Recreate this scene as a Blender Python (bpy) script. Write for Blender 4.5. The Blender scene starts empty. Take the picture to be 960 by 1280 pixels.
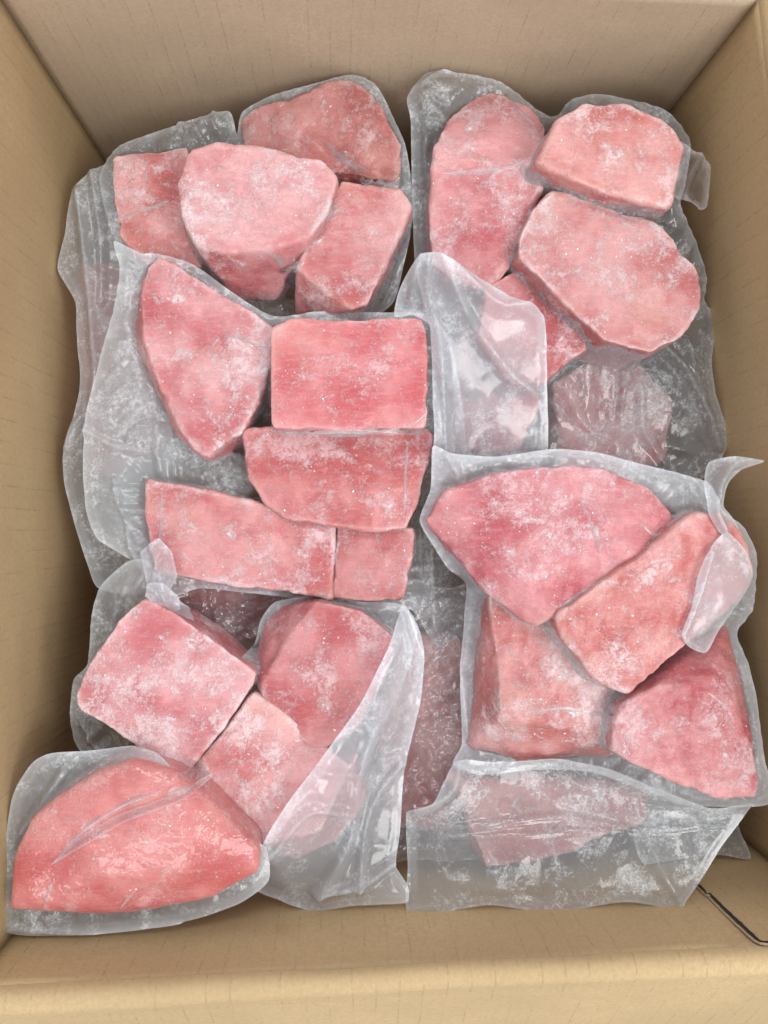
import bpy, bmesh, math, random
import numpy as np
from mathutils import Vector, Quaternion, Matrix
from mathutils.bvhtree import BVHTree
from mathutils.geometry import delaunay_2d_cdt

random.seed(7)
rng = np.random.default_rng(11)
scene = bpy.context.scene
COL = scene.collection

# ------------------------------------------------------------------ camera
CAM_Z = 0.745
FPX = 960.0
cam_data = bpy.data.cameras.new("camera")
cam = bpy.data.objects.new("camera", cam_data)
COL.objects.link(cam)
cam_data.sensor_fit = 'VERTICAL'
cam_data.sensor_height = 36.0
cam_data.sensor_width = 27.0
cam_data.lens = 36.0 * FPX / 1280.0
cam_data.clip_start = 0.02
cam_data.clip_end = 50.0
NADIR = (425.0, 660.0)
d0 = Vector(((NADIR[0] - 480) / FPX, (640 - NADIR[1]) / FPX, -1.0)).normalized()
CQ = d0.rotation_difference(Vector((0, 0, -1)))
cam.location = (0, 0, CAM_Z)
cam.rotation_mode = 'QUATERNION'
cam.rotation_quaternion = CQ
scene.camera = cam

# ------------------------------------------------------------------ light
world = bpy.data.worlds.new("World")
scene.world = world
world.use_nodes = True
bg = world.node_tree.nodes["Background"]
bg.inputs[0].default_value = (0.93, 0.97, 1.0, 1)
bg.inputs[1].default_value = 0.68


def area(name, loc, target, sx, sy, power, col=(1, 1, 1)):
    l = bpy.data.lights.new(name, 'AREA')
    l.shape = 'RECTANGLE'
    l.size, l.size_y = sx, sy
    l.energy = power
    l.color = col
    o = bpy.data.objects.new(name, l)
    COL.objects.link(o)
    o.location = loc
    o.rotation_euler = (Vector(target) - Vector(loc)).to_track_quat('-Z', 'Y').to_euler()
    return o


area("ceiling_lamp_key", (1.2, -0.65, 2.2), (0, 0, 0.2), 1.5, 1.1, 32, (1.0, 0.985, 0.965))
area("fill_light_front", (-0.5, -1.5, 2.1), (0, 0, 0.2), 1.4, 0.5, 10, (0.96, 0.98, 1.0))  # added fill, brightens the back wall
area("fill_light_back", (-0.1, 1.4, 2.1), (0, 0, 0.2), 1.4, 0.5, 15, (0.98, 0.99, 1.0))  # added fill from behind, lifts the front wall

scene.view_settings.view_transform = 'Standard'
scene.view_settings.look = 'None'
scene.view_settings.exposure = 0.20
scene.view_settings.gamma = 1.0
scene.render.engine = 'CYCLES'
scene.cycles.use_denoising = True
scene.cycles.transparent_max_bounces = 14
scene.cycles.max_bounces = 6
scene.cycles.diffuse_bounces = 3
scene.cycles.glossy_bounces = 2
scene.cycles.use_adaptive_sampling = True
scene.cycles.adaptive_threshold = 0.03


# ------------------------------------------------------------------ helpers
def ray(px, py):
    return CQ @ Vector(((px - 480) / FPX, (640 - py) / FPX, -1.0))


def W(px, py, z):
    d = ray(px, py)
    t = (z - CAM_Z) / d.z
    return Vector((d.x * t, d.y * t, z))


_perm = rng.permutation(512).astype(np.int64)
_val = rng.uniform(-1, 1, 512)


def vnoise(P):
    I = np.floor(P).astype(np.int64)
    F = P - I
    F = F * F * F * (F * (F * 6 - 15) + 10)

    def h(i, j, k):
        return _val[(_perm[(_perm[(_perm[i & 511] + j) & 511] + k) & 511])]
    i, j, k = I[:, 0], I[:, 1], I[:, 2]
    x, y, z = F[:, 0], F[:, 1], F[:, 2]

    def L(a, b, t):
        return a + (b - a) * t
    return L(L(L(h(i, j, k), h(i + 1, j, k), x), L(h(i, j + 1, k), h(i + 1, j + 1, k), x), y),
             L(L(h(i, j, k + 1), h(i + 1, j, k + 1), x), L(h(i, j + 1, k + 1), h(i + 1, j + 1, k + 1), x), y), z)


_ROT = [np.array((Quaternion((random.gauss(0, 1), random.gauss(0, 1), random.gauss(0, 1), random.gauss(0, 1))).normalized()).to_matrix()) for _ in range(4)]


def fbm(P, octs=3, ridged=False):
    s = np.zeros(len(P))
    a = 1.0
    for o in range(octs):
        n = vnoise((P @ _ROT[o % 4]) * (2.03 ** o) + 17.3 * o)
        if ridged:
            n = 1 - 2 * np.abs(n)
        s += a * n
        a *= 0.5
    return s


def sstep(a, b, x):
    t = np.clip((x - a) / (b - a), 0, 1)
    return t * t * (3 - 2 * t)


def link(name, me, mat=None, parent=None):
    o = bpy.data.objects.new(name, me)
    COL.objects.link(o)
    if mat:
        me.materials.append(mat)
    if parent:
        o.parent = parent
    return o


def tag(o, label=None, cat=None, group=None, kind=None):
    for k, v in (('label', label), ('category', cat), ('group', group), ('kind', kind)):
        if v:
            o[k] = v
    return o


def empty(name, loc):
    o = bpy.data.objects.new(name, None)
    o.empty_display_size = 0.02
    COL.objects.link(o)
    o.location = loc
    return o


def mesh_np(name, V, F, smooth=True):
    me = bpy.data.meshes.new(name)
    me.from_pydata([tuple(v) for v in V], [], F)
    me.update()
    if smooth:
        me.polygons.foreach_set('use_smooth', [True] * len(me.polygons))
    return me


def add_attr(me, name, arr):
    a = me.attributes.new(name, 'FLOAT', 'POINT')
    a.data.foreach_set('value', np.asarray(arr, dtype=np.float32))


def catmull(pts, closed=True, step=0.002, tension=0.5):
    P = [np.array(p, float) for p in pts]
    n = len(P)
    out = []
    rngi = range(n) if closed else range(n - 1)
    for i in rngi:
        p0 = P[(i - 1) % n] if closed or i > 0 else P[i]
        p1 = P[i]
        p2 = P[(i + 1) % n]
        p3 = P[(i + 2) % n] if closed or i + 2 < n else P[i + 1]
        seg = np.linalg.norm(p2 - p1)
        k = max(2, int(seg / step))
        # centripetal style tangents limited to the segment length
        m1 = (p2 - p0) * tension
        m2 = (p3 - p1) * tension
        l1, l2 = np.linalg.norm(m1) + 1e-9, np.linalg.norm(m2) + 1e-9
        m1 *= min(1, seg * 0.9 / l1)
        m2 *= min(1, seg * 0.9 / l2)
        for j in range(k):
            t = j / k
            t2, t3 = t * t, t * t * t
            out.append((2 * t3 - 3 * t2 + 1) * p1 + (t3 - 2 * t2 + t) * m1 + (-2 * t3 + 3 * t2) * p2 + (t3 - t2) * m2)
    if not closed:
        out.append(P[-1])
    return np.array(out)


def inside_poly(X, Y, poly):
    ins = np.zeros(X.shape, bool)
    n = len(poly)
    x1, y1 = poly[:, 0], poly[:, 1]
    x2, y2 = np.roll(x1, -1), np.roll(y1, -1)
    for i in range(n):
        c = (y1[i] > Y) != (y2[i] > Y)
        if not c.any():
            continue
        xi = (x2[i] - x1[i]) * (Y - y1[i]) / (y2[i] - y1[i] + 1e-12) + x1[i]
        ins ^= c & (X < xi)
    return ins


def dist_poly(X, Y, poly, closed=True):
    """distance of points to a polyline"""
    D = np.full(X.shape, 1e9)
    n = len(poly)
    for i in range(n if closed else n - 1):
        a, b = poly[i], poly[(i + 1) % n]
        dx, dy = b[0] - a[0], b[1] - a[1]
        l2 = dx * dx + dy * dy + 1e-12
        t = np.clip(((X - a[0]) * dx + (Y - a[1]) * dy) / l2, 0, 1)
        d = np.hypot(X - a[0] - t * dx, Y - a[1] - t * dy)
        D = np.minimum(D, d)
    return D


# ------------------------------------------------------------------ node helpers
def new_mat(name):
    m = bpy.data.materials.new(name)
    m.use_nodes = True
    nt = m.node_tree
    for n in list(nt.nodes):
        nt.nodes.remove(n)
    return m, nt


def N(nt, typ, **kw):
    n = nt.nodes.new(typ)
    for k, v in kw.items():
        if k.startswith('i_'):
            key = k[2:]
            key = int(key) if key.isdigit() else key.replace('_', ' ')
            n.inputs[key].default_value = v
        else:
            setattr(n, k, v)
    return n


def MATH(nt, op, a, b=None, c=None, clamp=False):
    n = nt.nodes.new('ShaderNodeMath')
    n.operation = op
    n.use_clamp = clamp
    for i, v in enumerate((a, b, c)):
        if v is None:
            continue
        if isinstance(v, (int, float)):
            n.inputs[i].default_value = v
        else:
            nt.links.new(v, n.inputs[i])
    return n.outputs[0]


def RANGE(nt, v, a, b, lo=0.0, hi=1.0):
    n = nt.nodes.new('ShaderNodeMapRange')
    n.interpolation_type = 'SMOOTHSTEP'
    nt.links.new(v, n.inputs[0])
    for i, x in zip((1, 2, 3, 4), (a, b, lo, hi)):
        n.inputs[i].default_value = x
    return n.outputs[0]


def MIXC(nt, fac, a, b, mode='MIX'):
    n = nt.nodes.new('ShaderNodeMix')
    n.data_type = 'RGBA'
    n.blend_type = mode
    if isinstance(fac, (int, float)):
        n.inputs[0].default_value = fac
    else:
        nt.links.new(fac, n.inputs[0])
    for i, v in ((6, a), (7, b)):
        if isinstance(v, tuple):
            n.inputs[i].default_value = (*v, 1) if len(v) == 3 else v
        else:
            nt.links.new(v, n.inputs[i])
    return n.outputs[2]


def NOISE(nt, vec, scale, detail=4, rough=0.55, dist=0.0):
    n = nt.nodes.new('ShaderNodeTexNoise')
    nt.links.new(vec, n.inputs['Vector'])
    n.inputs['Scale'].default_value = scale
    n.inputs['Detail'].default_value = detail
    n.inputs['Roughness'].default_value = rough
    n.inputs['Distortion'].default_value = dist
    return n.outputs[0]


# ------------------------------------------------------------------ materials
def mat_cardboard(name, base, line_dir=True):
    m, nt = new_mat(name)
    L = nt.links.new
    uv = N(nt, 'ShaderNodeAttribute', attribute_name='panel_uv')
    geo = N(nt, 'ShaderNodeTexCoord')
    sep = N(nt, 'ShaderNodeSeparateXYZ')
    L(uv.outputs['Vector'], sep.inputs[0])
    u, v = sep.outputs[0], sep.outputs[1]
    P = geo.outputs['Object']
    big = NOISE(nt, P, 7, 4, 0.6)
    fib = NOISE(nt, P, 420, 4, 0.75)
    # long fibres in the paper
    mp = N(nt, 'ShaderNodeMapping')
    L(uv.outputs['Vector'], mp.inputs[0])
    mp.inputs['Scale'].default_value = (60, 260, 60)
    fib2 = NOISE(nt, mp.outputs[0], 1.0, 5, 0.7, 0.4)
    c = MIXC(nt, RANGE(nt, big, 0.3, 0.7), tuple(x * 0.93 for x in base), tuple(min(1, x * 1.05) for x in base))
    c = MIXC(nt, RANGE(nt, fib, 0.35, 0.75, 0, 0.5), c, tuple(x * 0.72 for x in base))
    c = MIXC(nt, RANGE(nt, fib2, 0.55, 0.8, 0, 0.3), c, (min(1, base[0] * 1.2), min(1, base[1] * 1.22), base[2] * 1.25))
    # dark fleck
    fl = NOISE(nt, P, 900, 2, 0.5)
    c = MIXC(nt, RANGE(nt, fl, 0.70, 0.76, 0, 0.45), c, tuple(x * 0.35 for x in base))
    # glue lines of the corrugation, dashed, about 14 mm apart
    wob = NOISE(nt, P, 14, 2, 0.5)
    uu = MATH(nt, 'ADD', u, MATH(nt, 'MULTIPLY', wob, 0.0035))
    ph = MATH(nt, 'FRACT', MATH(nt, 'DIVIDE', uu, 0.0142))
    dist = MATH(nt, 'ABSOLUTE', MATH(nt, 'SUBTRACT', ph, 0.5))
    line = RANGE(nt, dist, 0.018, 0.046, 1, 0)
    cell = MATH(nt, 'FLOOR', MATH(nt, 'DIVIDE', uu, 0.0142))
    cv = N(nt, 'ShaderNodeCombineXYZ')
    L(MATH(nt, 'MULTIPLY', cell, 7.31), cv.inputs[0])
    L(MATH(nt, 'MULTIPLY', v, 34.0), cv.inputs[1])
    dash = RANGE(nt, NOISE(nt, cv.outputs[0], 1.0, 3, 0.7), 0.42, 0.6)
    cv2 = N(nt, 'ShaderNodeCombineXYZ')
    L(cell, cv2.inputs[0])
    L(MATH(nt, 'MULTIPLY', v, 260.0), cv2.inputs[1])
    dash2 = RANGE(nt, NOISE(nt, cv2.outputs[0], 1.0, 2, 0.5), 0.36, 0.55)
    lf = MATH(nt, 'MULTIPLY', MATH(nt, 'MULTIPLY', line, dash), dash2)
    c = MIXC(nt, MATH(nt, 'MULTIPLY', lf, 0.34), c, tuple(x * 0.45 for x in base))
    # a few greasy stains
    st = RANGE(nt, NOISE(nt, P, 16, 3, 0.6), 0.70, 0.78, 0, 0.28)
    c = MIXC(nt, st, c, (base[0] * 0.75, base[1] * 0.6, base[2] * 0.42))
    # pale scuffs and rubbed creases
    sc = NOISE(nt, P, 30, 4, 0.75, 2.5)
    scf = MATH(nt, 'MULTIPLY', RANGE(nt, MATH(nt, 'ABSOLUTE', MATH(nt, 'SUBTRACT', sc, 0.5)), 0.004, 0.022, 1, 0), RANGE(nt, big, 0.52, 0.66, 0, 0.35))
    c = MIXC(nt, scf, c, (min(1, base[0] * 1.25), min(1, base[1] * 1.28), base[2] * 1.35))
    # fine flute ripple in the liner
    rip = MATH(nt, 'SINE', MATH(nt, 'MULTIPLY', u, 2 * math.pi / 0.0071))
    h = MATH(nt, 'ADD', MATH(nt, 'MULTIPLY', rip, 0.18), MATH(nt, 'MULTIPLY', fib, 0.5))
    h = MATH(nt, 'SUBTRACT', h, MATH(nt, 'MULTIPLY', lf, 0.8))
    h = MATH(nt, 'ADD', h, MATH(nt, 'MULTIPLY', fib2, 0.3))
    bump = N(nt, 'ShaderNodeBump')
    bump.inputs['Strength'].default_value = 0.35
    bump.inputs['Distance'].default_value = 0.0006
    L(h, bump.inputs['Height'])
    b = N(nt, 'ShaderNodeBsdfPrincipled')
    L(c, b.inputs['Base Color'])
    b.inputs['Roughness'].default_value = 0.78
    b.inputs['Specular IOR Level'].default_value = 0.3
    L(bump.outputs[0], b.inputs['Normal'])
    o = N(nt, 'ShaderNodeOutputMaterial')
    L(b.outputs[0], o.inputs[0])
    return m


def mat_meat(name, deep, mid, frostc, frost=1.0, coat=0.45, crough=0.22):
    m, nt = new_mat(name)
    L = nt.links.new
    tc = N(nt, 'ShaderNodeTexCoord')
    oi = N(nt, 'ShaderNodeObjectInfo')
    rnd = oi.outputs['Random']
    off = N(nt, 'ShaderNodeCombineXYZ')
    L(MATH(nt, 'MULTIPLY', rnd, 13.7), off.inputs[0])
    L(MATH(nt, 'MULTIPLY', rnd, 5.1), off.inputs[1])
    L(MATH(nt, 'MULTIPLY', rnd, 9.3), off.inputs[2])
    va = N(nt, 'ShaderNodeVectorMath', operation='ADD')
    L(tc.outputs['Object'], va.inputs[0])
    L(off.outputs[0], va.inputs[1])
    P = va.outputs[0]
    edge = N(nt, 'ShaderNodeAttribute', attribute_name='edge').outputs['Fac']
    n_big = NOISE(nt, P, 22, 3, 0.55)
    n_mid = NOISE(nt, P, 75, 3, 0.7, 0.6)
    c = MIXC(nt, RANGE(nt, n_big, 0.36, 0.62), deep, mid)
    c = MIXC(nt, RANGE(nt, n_mid, 0.42, 0.72, 0, 0.65), c, deep)
    # fatty, more orange zones
    n_or = NOISE(nt, P, 17, 2, 0.5)
    c = MIXC(nt, RANGE(nt, n_or, 0.55, 0.75, 0, 0.45), c, (mid[0] * 1.02, mid[1] * 1.22, mid[2] * 0.95))
    # grain of the muscle: stretched noise
    mp = N(nt, 'ShaderNodeMapping')
    L(P, mp.inputs[0])
    mp.inputs['Scale'].default_value = (90, 420, 200)
    mp.inputs['Rotation'].default_value = (0.3, 0.5, 0.7)
    gr = NOISE(nt, mp.outputs[0], 1.0, 4, 0.65, 0.8)
    c = MIXC(nt, RANGE(nt, gr, 0.45, 0.75, 0, 0.2), c, frostc)
    # thin translucent shoulders of the cuts go coral
    shoulder = N(nt, 'ShaderNodeAttribute', attribute_name='shoulder').outputs['Fac']
    c = MIXC(nt, MATH(nt, 'MULTIPLY', RANGE(nt, shoulder, 0.12, 0.7, 0, 0.8), RANGE(nt, n_or, 0.35, 0.6, 0.35, 1)), c, (mid[0] * 1.10, mid[1] * 1.45, mid[2] * 1.15))
    # frost: clouds, veins, crystals
    nf = NOISE(nt, P, 420, 4, 0.85, 0.2)
    nm = NOISE(nt, P, 110, 4, 0.75, 0.6)
    nc = NOISE(nt, P, 27, 3, 0.65, 0.5)
    cl = MATH(nt, 'ADD', nc, MATH(nt, 'MULTIPLY', MATH(nt, 'SUBTRACT', nf, 0.5), 0.55))
    cl = MATH(nt, 'ADD', cl, MATH(nt, 'MULTIPLY', MATH(nt, 'SUBTRACT', nm, 0.5), 0.75))
    f_cloud = RANGE(nt, cl, 0.475, 0.74, 0, 0.85)
    f_fine = RANGE(nt, nf, 0.50, 0.68, 0, 0.32)
    f_haze = RANGE(nt, n_big, 0.34, 0.70, 0.06, 0.32)
    f_edge = RANGE(nt, edge, 0.10, 0.7, 0, 0.75)
    f_edge = MATH(nt, 'MULTIPLY', f_edge, MATH(nt, 'MULTIPLY', RANGE(nt, nm, 0.36, 0.6, 0.1, 1), RANGE(nt, nc, 0.36, 0.58, 0.2, 1)))
    vo = N(nt, 'ShaderNodeTexVoronoi', feature='F1')
    L(P, vo.inputs['Vector'])
    vo.inputs['Scale'].default_value = 330
    spk = RANGE(nt, vo.outputs['Distance'], 0.08, 0.34, 1, 0)
    spk = MATH(nt, 'MULTIPLY', spk, RANGE(nt, nc, 0.46, 0.6, 0.05, 0.8))

    def scr(a, b):   # 1-(1-a)(1-b)
        return MATH(nt, 'SUBTRACT', 1.0, MATH(nt, 'MULTIPLY', MATH(nt, 'SUBTRACT', 1.0, a), MATH(nt, 'SUBTRACT', 1.0, b)))
    fr = scr(scr(scr(f_cloud, MATH(nt, 'MULTIPLY', f_fine, 0.8)), f_edge), scr(spk, f_haze))
    fr = MATH(nt, 'MULTIPLY', fr, frost, clamp=True)
    c = MIXC(nt, fr, c, frostc)
    # thick clumps of ice crystals
    ck = MATH(nt, 'ADD', nm, MATH(nt, 'MULTIPLY', MATH(nt, 'SUBTRACT', nf, 0.5), 0.5))
    ck = MATH(nt, 'MULTIPLY', RANGE(nt, ck, 0.61, 0.70), RANGE(nt, nc, 0.44, 0.60, 0, 0.8 * frost))
    c = MIXC(nt, ck, c, (0.88, 0.80, 0.82))
    hsv = N(nt, 'ShaderNodeHueSaturation')
    L(c, hsv.inputs['Color'])
    L(MATH(nt, 'ADD', 0.93, MATH(nt, 'MULTIPLY', rnd, 0.15)), hsv.inputs['Value'])
    L(MATH(nt, 'ADD', 0.497, MATH(nt, 'MULTIPLY', MATH(nt, 'FRACT', MATH(nt, 'MULTIPLY', rnd, 7.7)), 0.016)), hsv.inputs['Hue'])
    h = MATH(nt, 'ADD', MATH(nt, 'MULTIPLY', fr, 0.9), MATH(nt, 'MULTIPLY', nf, 0.9))
    h = MATH(nt, 'ADD', h, MATH(nt, 'MULTIPLY', spk, 0.8))
    h = MATH(nt, 'ADD', h, ck)
    bump = N(nt, 'ShaderNodeBump')
    bump.inputs['Strength'].default_value = 0.8
    bump.inputs['Distance'].default_value = 0.0009
    L(h, bump.inputs['Height'])
    # the tight film on top: its own smoother relief
    cb = N(nt, 'ShaderNodeBump')
    cb.inputs['Strength'].default_value = 0.5
    cb.inputs['Distance'].default_value = 0.0016
    L(NOISE(nt, P, 150, 2, 0.6, 0.5), cb.inputs['Height'])
    b = N(nt, 'ShaderNodeBsdfPrincipled')
    L(hsv.outputs[0], b.inputs['Base Color'])
    L(RANGE(nt, fr, 0, 1, 0.45, 0.8), b.inputs['Roughness'])
    b.inputs['Specular IOR Level'].default_value = 0.35
    b.inputs['Subsurface Weight'].default_value = 0.25
    b.inputs['Subsurface Radius'].default_value = (1.0, 0.35, 0.3)
    b.inputs['Subsurface Scale'].default_value = 0.006
    b.inputs['Coat Weight'].default_value = coat
    b.inputs['Coat Roughness'].default_value = crough
    b.inputs['Coat IOR'].default_value = 1.45
    L(bump.outputs[0], b.inputs['Normal'])
    L(cb.outputs[0], b.inputs['Coat Normal'])
    o = N(nt, 'ShaderNodeOutputMaterial')
    L(b.outputs[0], o.inputs[0])
    return m


def mat_film(name, milk=0.30, frost=0.35, rough=0.16, tint=(0.80, 0.83, 0.87), clear=(0.90, 0.92, 0.94), fscale=38, gloss=1.35):
    m, nt = new_mat(name)
    L = nt.links.new
    tc = N(nt, 'ShaderNodeTexCoord')
    P = tc.outputs['Object']
    rim = N(nt, 'ShaderNodeAttribute', attribute_name='rim').outputs['Fac']
    band = N(nt, 'ShaderNodeAttribute', attribute_name='band').outputs['Fac']
    lw = N(nt, 'ShaderNodeLayerWeight')
    lw.inputs['Blend'].default_value = 0.32
    fn_ = NOISE(nt, P, 330, 4, 0.85, 0.4)
    pn = MATH(nt, 'ADD', NOISE(nt, P, fscale, 4, 0.7, 0.5), MATH(nt, 'MULTIPLY', MATH(nt, 'SUBTRACT', fn_, 0.5), 0.5))
    patch = RANGE(nt, pn, 0.46, 0.72)
    fine = RANGE(nt, fn_, 0.42, 0.64)
    fr = MATH(nt, 'MULTIPLY', MATH(nt, 'MULTIPLY', patch, MATH(nt, 'ADD', 0.3, MATH(nt, 'MULTIPLY', fine, 0.9))), frost)
    a = MATH(nt, 'ADD', milk, fr)
    a = MATH(nt, 'ADD', a, MATH(nt, 'MULTIPLY', lw.outputs['Facing'], 0.26))
    a = MATH(nt, 'ADD', a, MATH(nt, 'MULTIPLY', rim, 0.20))
    a = MATH(nt, 'ADD', a, MATH(nt, 'MULTIPLY', band, 0.25))
    a = MATH(nt, 'MINIMUM', a, 0.92)
    bump = N(nt, 'ShaderNodeBump')
    bump.inputs['Strength'].default_value = 0.4
    bump.inputs['Distance'].default_value = 0.0007
    h = MATH(nt, 'ADD', NOISE(nt, P, 95, 2, 0.55, 0.8), MATH(nt, 'MULTIPLY', fr, 0.8))
    L(h, bump.inputs['Height'])
    dif = N(nt, 'ShaderNodeBsdfDiffuse')
    dif.inputs['Color'].default_value = (*tint, 1)
    tra = N(nt, 'ShaderNodeBsdfTranslucent')
    tra.inputs['Color'].default_value = (*tint, 1)
    L(bump.outputs[0], dif.inputs['Normal'])
    mx = N(nt, 'ShaderNodeMixShader', i_0=0.35)
    L(dif.outputs[0], mx.inputs[1])
    L(tra.outputs[0], mx.inputs[2])
    tr = N(nt, 'ShaderNodeBsdfTransparent')
    tr.inputs['Color'].default_value = (*clear, 1)
    m1 = N(nt, 'ShaderNodeMixShader')
    L(a, m1.inputs[0])
    L(tr.outputs[0], m1.inputs[1])
    L(mx.outputs[0], m1.inputs[2])
    gl = N(nt, 'ShaderNodeBsdfGlossy')
    gl.inputs['Roughness'].default_value = rough
    L(bump.outputs[0], gl.inputs['Normal'])
    fre = N(nt, 'ShaderNodeFresnel', i_IOR=1.5)
    L(bump.outputs[0], fre.inputs['Normal'])
    gf = MATH(nt, 'MINIMUM', MATH(nt, 'MULTIPLY', fre.outputs[0], gloss), 0.5)
    m2 = N(nt, 'ShaderNodeMixShader')
    L(gf, m2.inputs[0])
    L(m1.outputs[0], m2.inputs[1])
    L(gl.outputs[0], m2.inputs[2])
    o = N(nt, 'ShaderNodeOutputMaterial')
    L(m2.outputs[0], o.inputs[0])
    return m


def mat_plain(name, col, rough=0.7):
    m, nt = new_mat(name)
    tc = N(nt, 'ShaderNodeTexCoord')
    n = NOISE(nt, tc.outputs['Object'], 60, 5, 0.7)
    c = MIXC(nt, n, tuple(x * 0.8 for x in col), tuple(min(1, x * 1.15) for x in col))
    b = N(nt, 'ShaderNodeBsdfPrincipled')
    nt.links.new(c, b.inputs['Base Color'])
    b.inputs['Roughness'].default_value = rough
    o = N(nt, 'ShaderNodeOutputMaterial')
    nt.links.new(b.outputs[0], o.inputs[0])
    return m


M_CARD = mat_cardboard('cardboard', (0.505, 0.362, 0.198))
M_CARD_BACK = mat_cardboard('cardboard_back_cool_light', (0.535, 0.415, 0.29))  # same board, cooler light on the back wall put into a greyer base
M_LIP = mat_plain('cardboard_lip', (0.40, 0.295, 0.17), 0.95)
M_EDGE = mat_plain('cardboard_torn_edge', (0.22, 0.175, 0.12), 0.95)
DEEP, MID, FROST = (0.45, 0.062, 0.074), (0.60, 0.190, 0.190), (0.79, 0.57, 0.595)
M_MEAT = mat_meat('frozen_tuna', DEEP, MID, FROST, 0.92)
M_MEAT_PINK = mat_meat('frozen_tuna_pink', (0.52, 0.070, 0.105), (0.64, 0.185, 0.215), (0.80, 0.58, 0.60), 0.72)
M_MEAT_RED = mat_meat('frozen_tuna_red', (0.42, 0.050, 0.062), (0.56, 0.145, 0.148), (0.77, 0.53, 0.555), 0.85)
M_MEAT_SALMON = mat_meat('frozen_tuna_glossy', (0.46, 0.080, 0.082), (0.575, 0.168, 0.158), (0.76, 0.47, 0.46), 0.55, 1.0, 0.10)
M_MEAT_FROSTY = mat_meat('frozen_tuna_frosty', (0.48, 0.085, 0.10), (0.62, 0.225, 0.23), (0.80, 0.60, 0.62), 1.0)
M_FILM = mat_film('bag_film', 0.29, 0.50, 0.16, (0.84, 0.885, 0.92), (0.95, 0.96, 0.97))
M_FILM_MILKY = mat_film('bag_film_milky', 0.42, 0.32, 0.15, (0.86, 0.885, 0.925), (0.95, 0.96, 0.97))
M_FILM_CLEAR = mat_film('bag_film_clear', 0.20, 0.48, 0.10, (0.83, 0.88, 0.915), (0.95, 0.96, 0.97))
M_FLAP = mat_film('bag_flap_film', 0.30, 0.32, 0.15, (0.84, 0.88, 0.93), (0.95, 0.95, 0.97))
M_CREASE = mat_film('film_crease', 0.0, 0.15, 0.22, (0.93, 0.86, 0.88), (0.98, 0.98, 0.98))
M_FOLD = mat_film('film_fold', 0.04, 0.2, 0.30, (0.90, 0.86, 0.89), (0.96, 0.95, 0.96), gloss=0.55)
M_CRINKLE = mat_film('crinkled_film', 0.14, 0.22, 0.09, (0.88, 0.87, 0.90), (0.97, 0.96, 0.97), gloss=1.5)
M_FROST = mat_plain('frost_crystal', (0.86, 0.82, 0.84), 0.5)

# ------------------------------------------------------------------ floor and box
fm = bpy.data.meshes.new('floor')
fm.from_pydata([(-4, -4, -0.006), (4, -4, -0.006), (4, 4, -0.006), (-4, 4, -0.006)], [], [(0, 1, 2, 3)])
fl = link('floor', fm, mat_plain('concrete_floor', (0.36, 0.35, 0.33), 0.6))
tag(fl, kind='structure')

BL, BR = Vector((-0.2085, 0.325)), Vector((0.2635, 0.334))
FR, FL = Vector((0.330, -0.256)), Vector((-0.2140, -0.2660))
RIM = 0.280
T = 0.005
box = empty('cardboard_box', (0, 0, 0))
tag(box, 'open brown corrugated cardboard box holding bags of frozen tuna', 'box')


def panel(name, a, b, seed, z0=0.0, z1=RIM, parent=box, bulge=0.004, mat=M_CARD):
    """an upright corrugated wall from corner a to corner b, inner face on the line, thickness outward"""
    d = b - a
    ln = d.length
    d.normalize()
    nrm = Vector((-d.y, d.x))       # outward when corners run clockwise seen from above
    nu, nv = 70, 40
    V, UV = [], []
    for side in (0, 1):
        for j in range(nv + 1):
            for i in range(nu + 1):
                u, v = i / nu, j / nv
                w = bulge * math.sin(math.pi * u) * (0.4 + 0.6 * v)
                V.append((a.x + d.x * ln * u + nrm.x * (w + side * T), a.y + d.y * ln * u + nrm.y * (w + side * T), z0 + (z1 - z0) * v))
                UV.append((u * ln + seed, v * (z1 - z0) + seed * 3, side))
    A = np.array(V)
    n = fbm(A * 14 + seed, 3) * 0.0011 * np.tile(np.minimum(1, 6 * np.minimum(np.linspace(0, 1, nu + 1), np.linspace(1, 0, nu + 1))), 2 * (nv + 1))
    A[:, 0] += n * nrm.x
    A[:, 1] += n * nrm.y
    F = []
    S = (nu + 1) * (nv + 1)

    def q(s, i, j):
        return s * S + j * (nu + 1) + i
    for j in range(nv):
        for i in range(nu):
            F.append((q(0, i, j), q(0, i, j + 1), q(0, i + 1, j + 1), q(0, i + 1, j)))
            F.append((q(1, i, j), q(1, i + 1, j), q(1, i + 1, j + 1), q(1, i, j + 1)))
    for i in range(nu):
        F.append((q(0, i, nv), q(1, i, nv), q(1, i + 1, nv), q(0, i + 1, nv)))
        F.append((q(0, i, 0), q(0, i + 1, 0), q(1, i + 1, 0), q(1, i, 0)))
    for j in range(nv):
        F.append((q(0, 0, j), q(1, 0, j), q(1, 0, j + 1), q(0, 0, j + 1)))
        F.append((q(0, nu, j), q(0, nu, j + 1), q(1, nu, j + 1), q(1, nu, j)))
    me = mesh_np(name, A, F)
    at = me.attributes.new('panel_uv', 'FLOAT_VECTOR', 'POINT')
    at.data.foreach_set('vector', np.array(UV, dtype=np.float32).ravel())
    o = link(name, me, mat, parent)
    return o


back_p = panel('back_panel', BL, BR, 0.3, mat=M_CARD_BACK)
right_p = panel('side_panel', BR, FR, 1.7)
front_p = panel('front_panel', FR, FL, 2.9, bulge=0.002)
left_p = panel('side_panel', FL, BL, 4.1)


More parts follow.
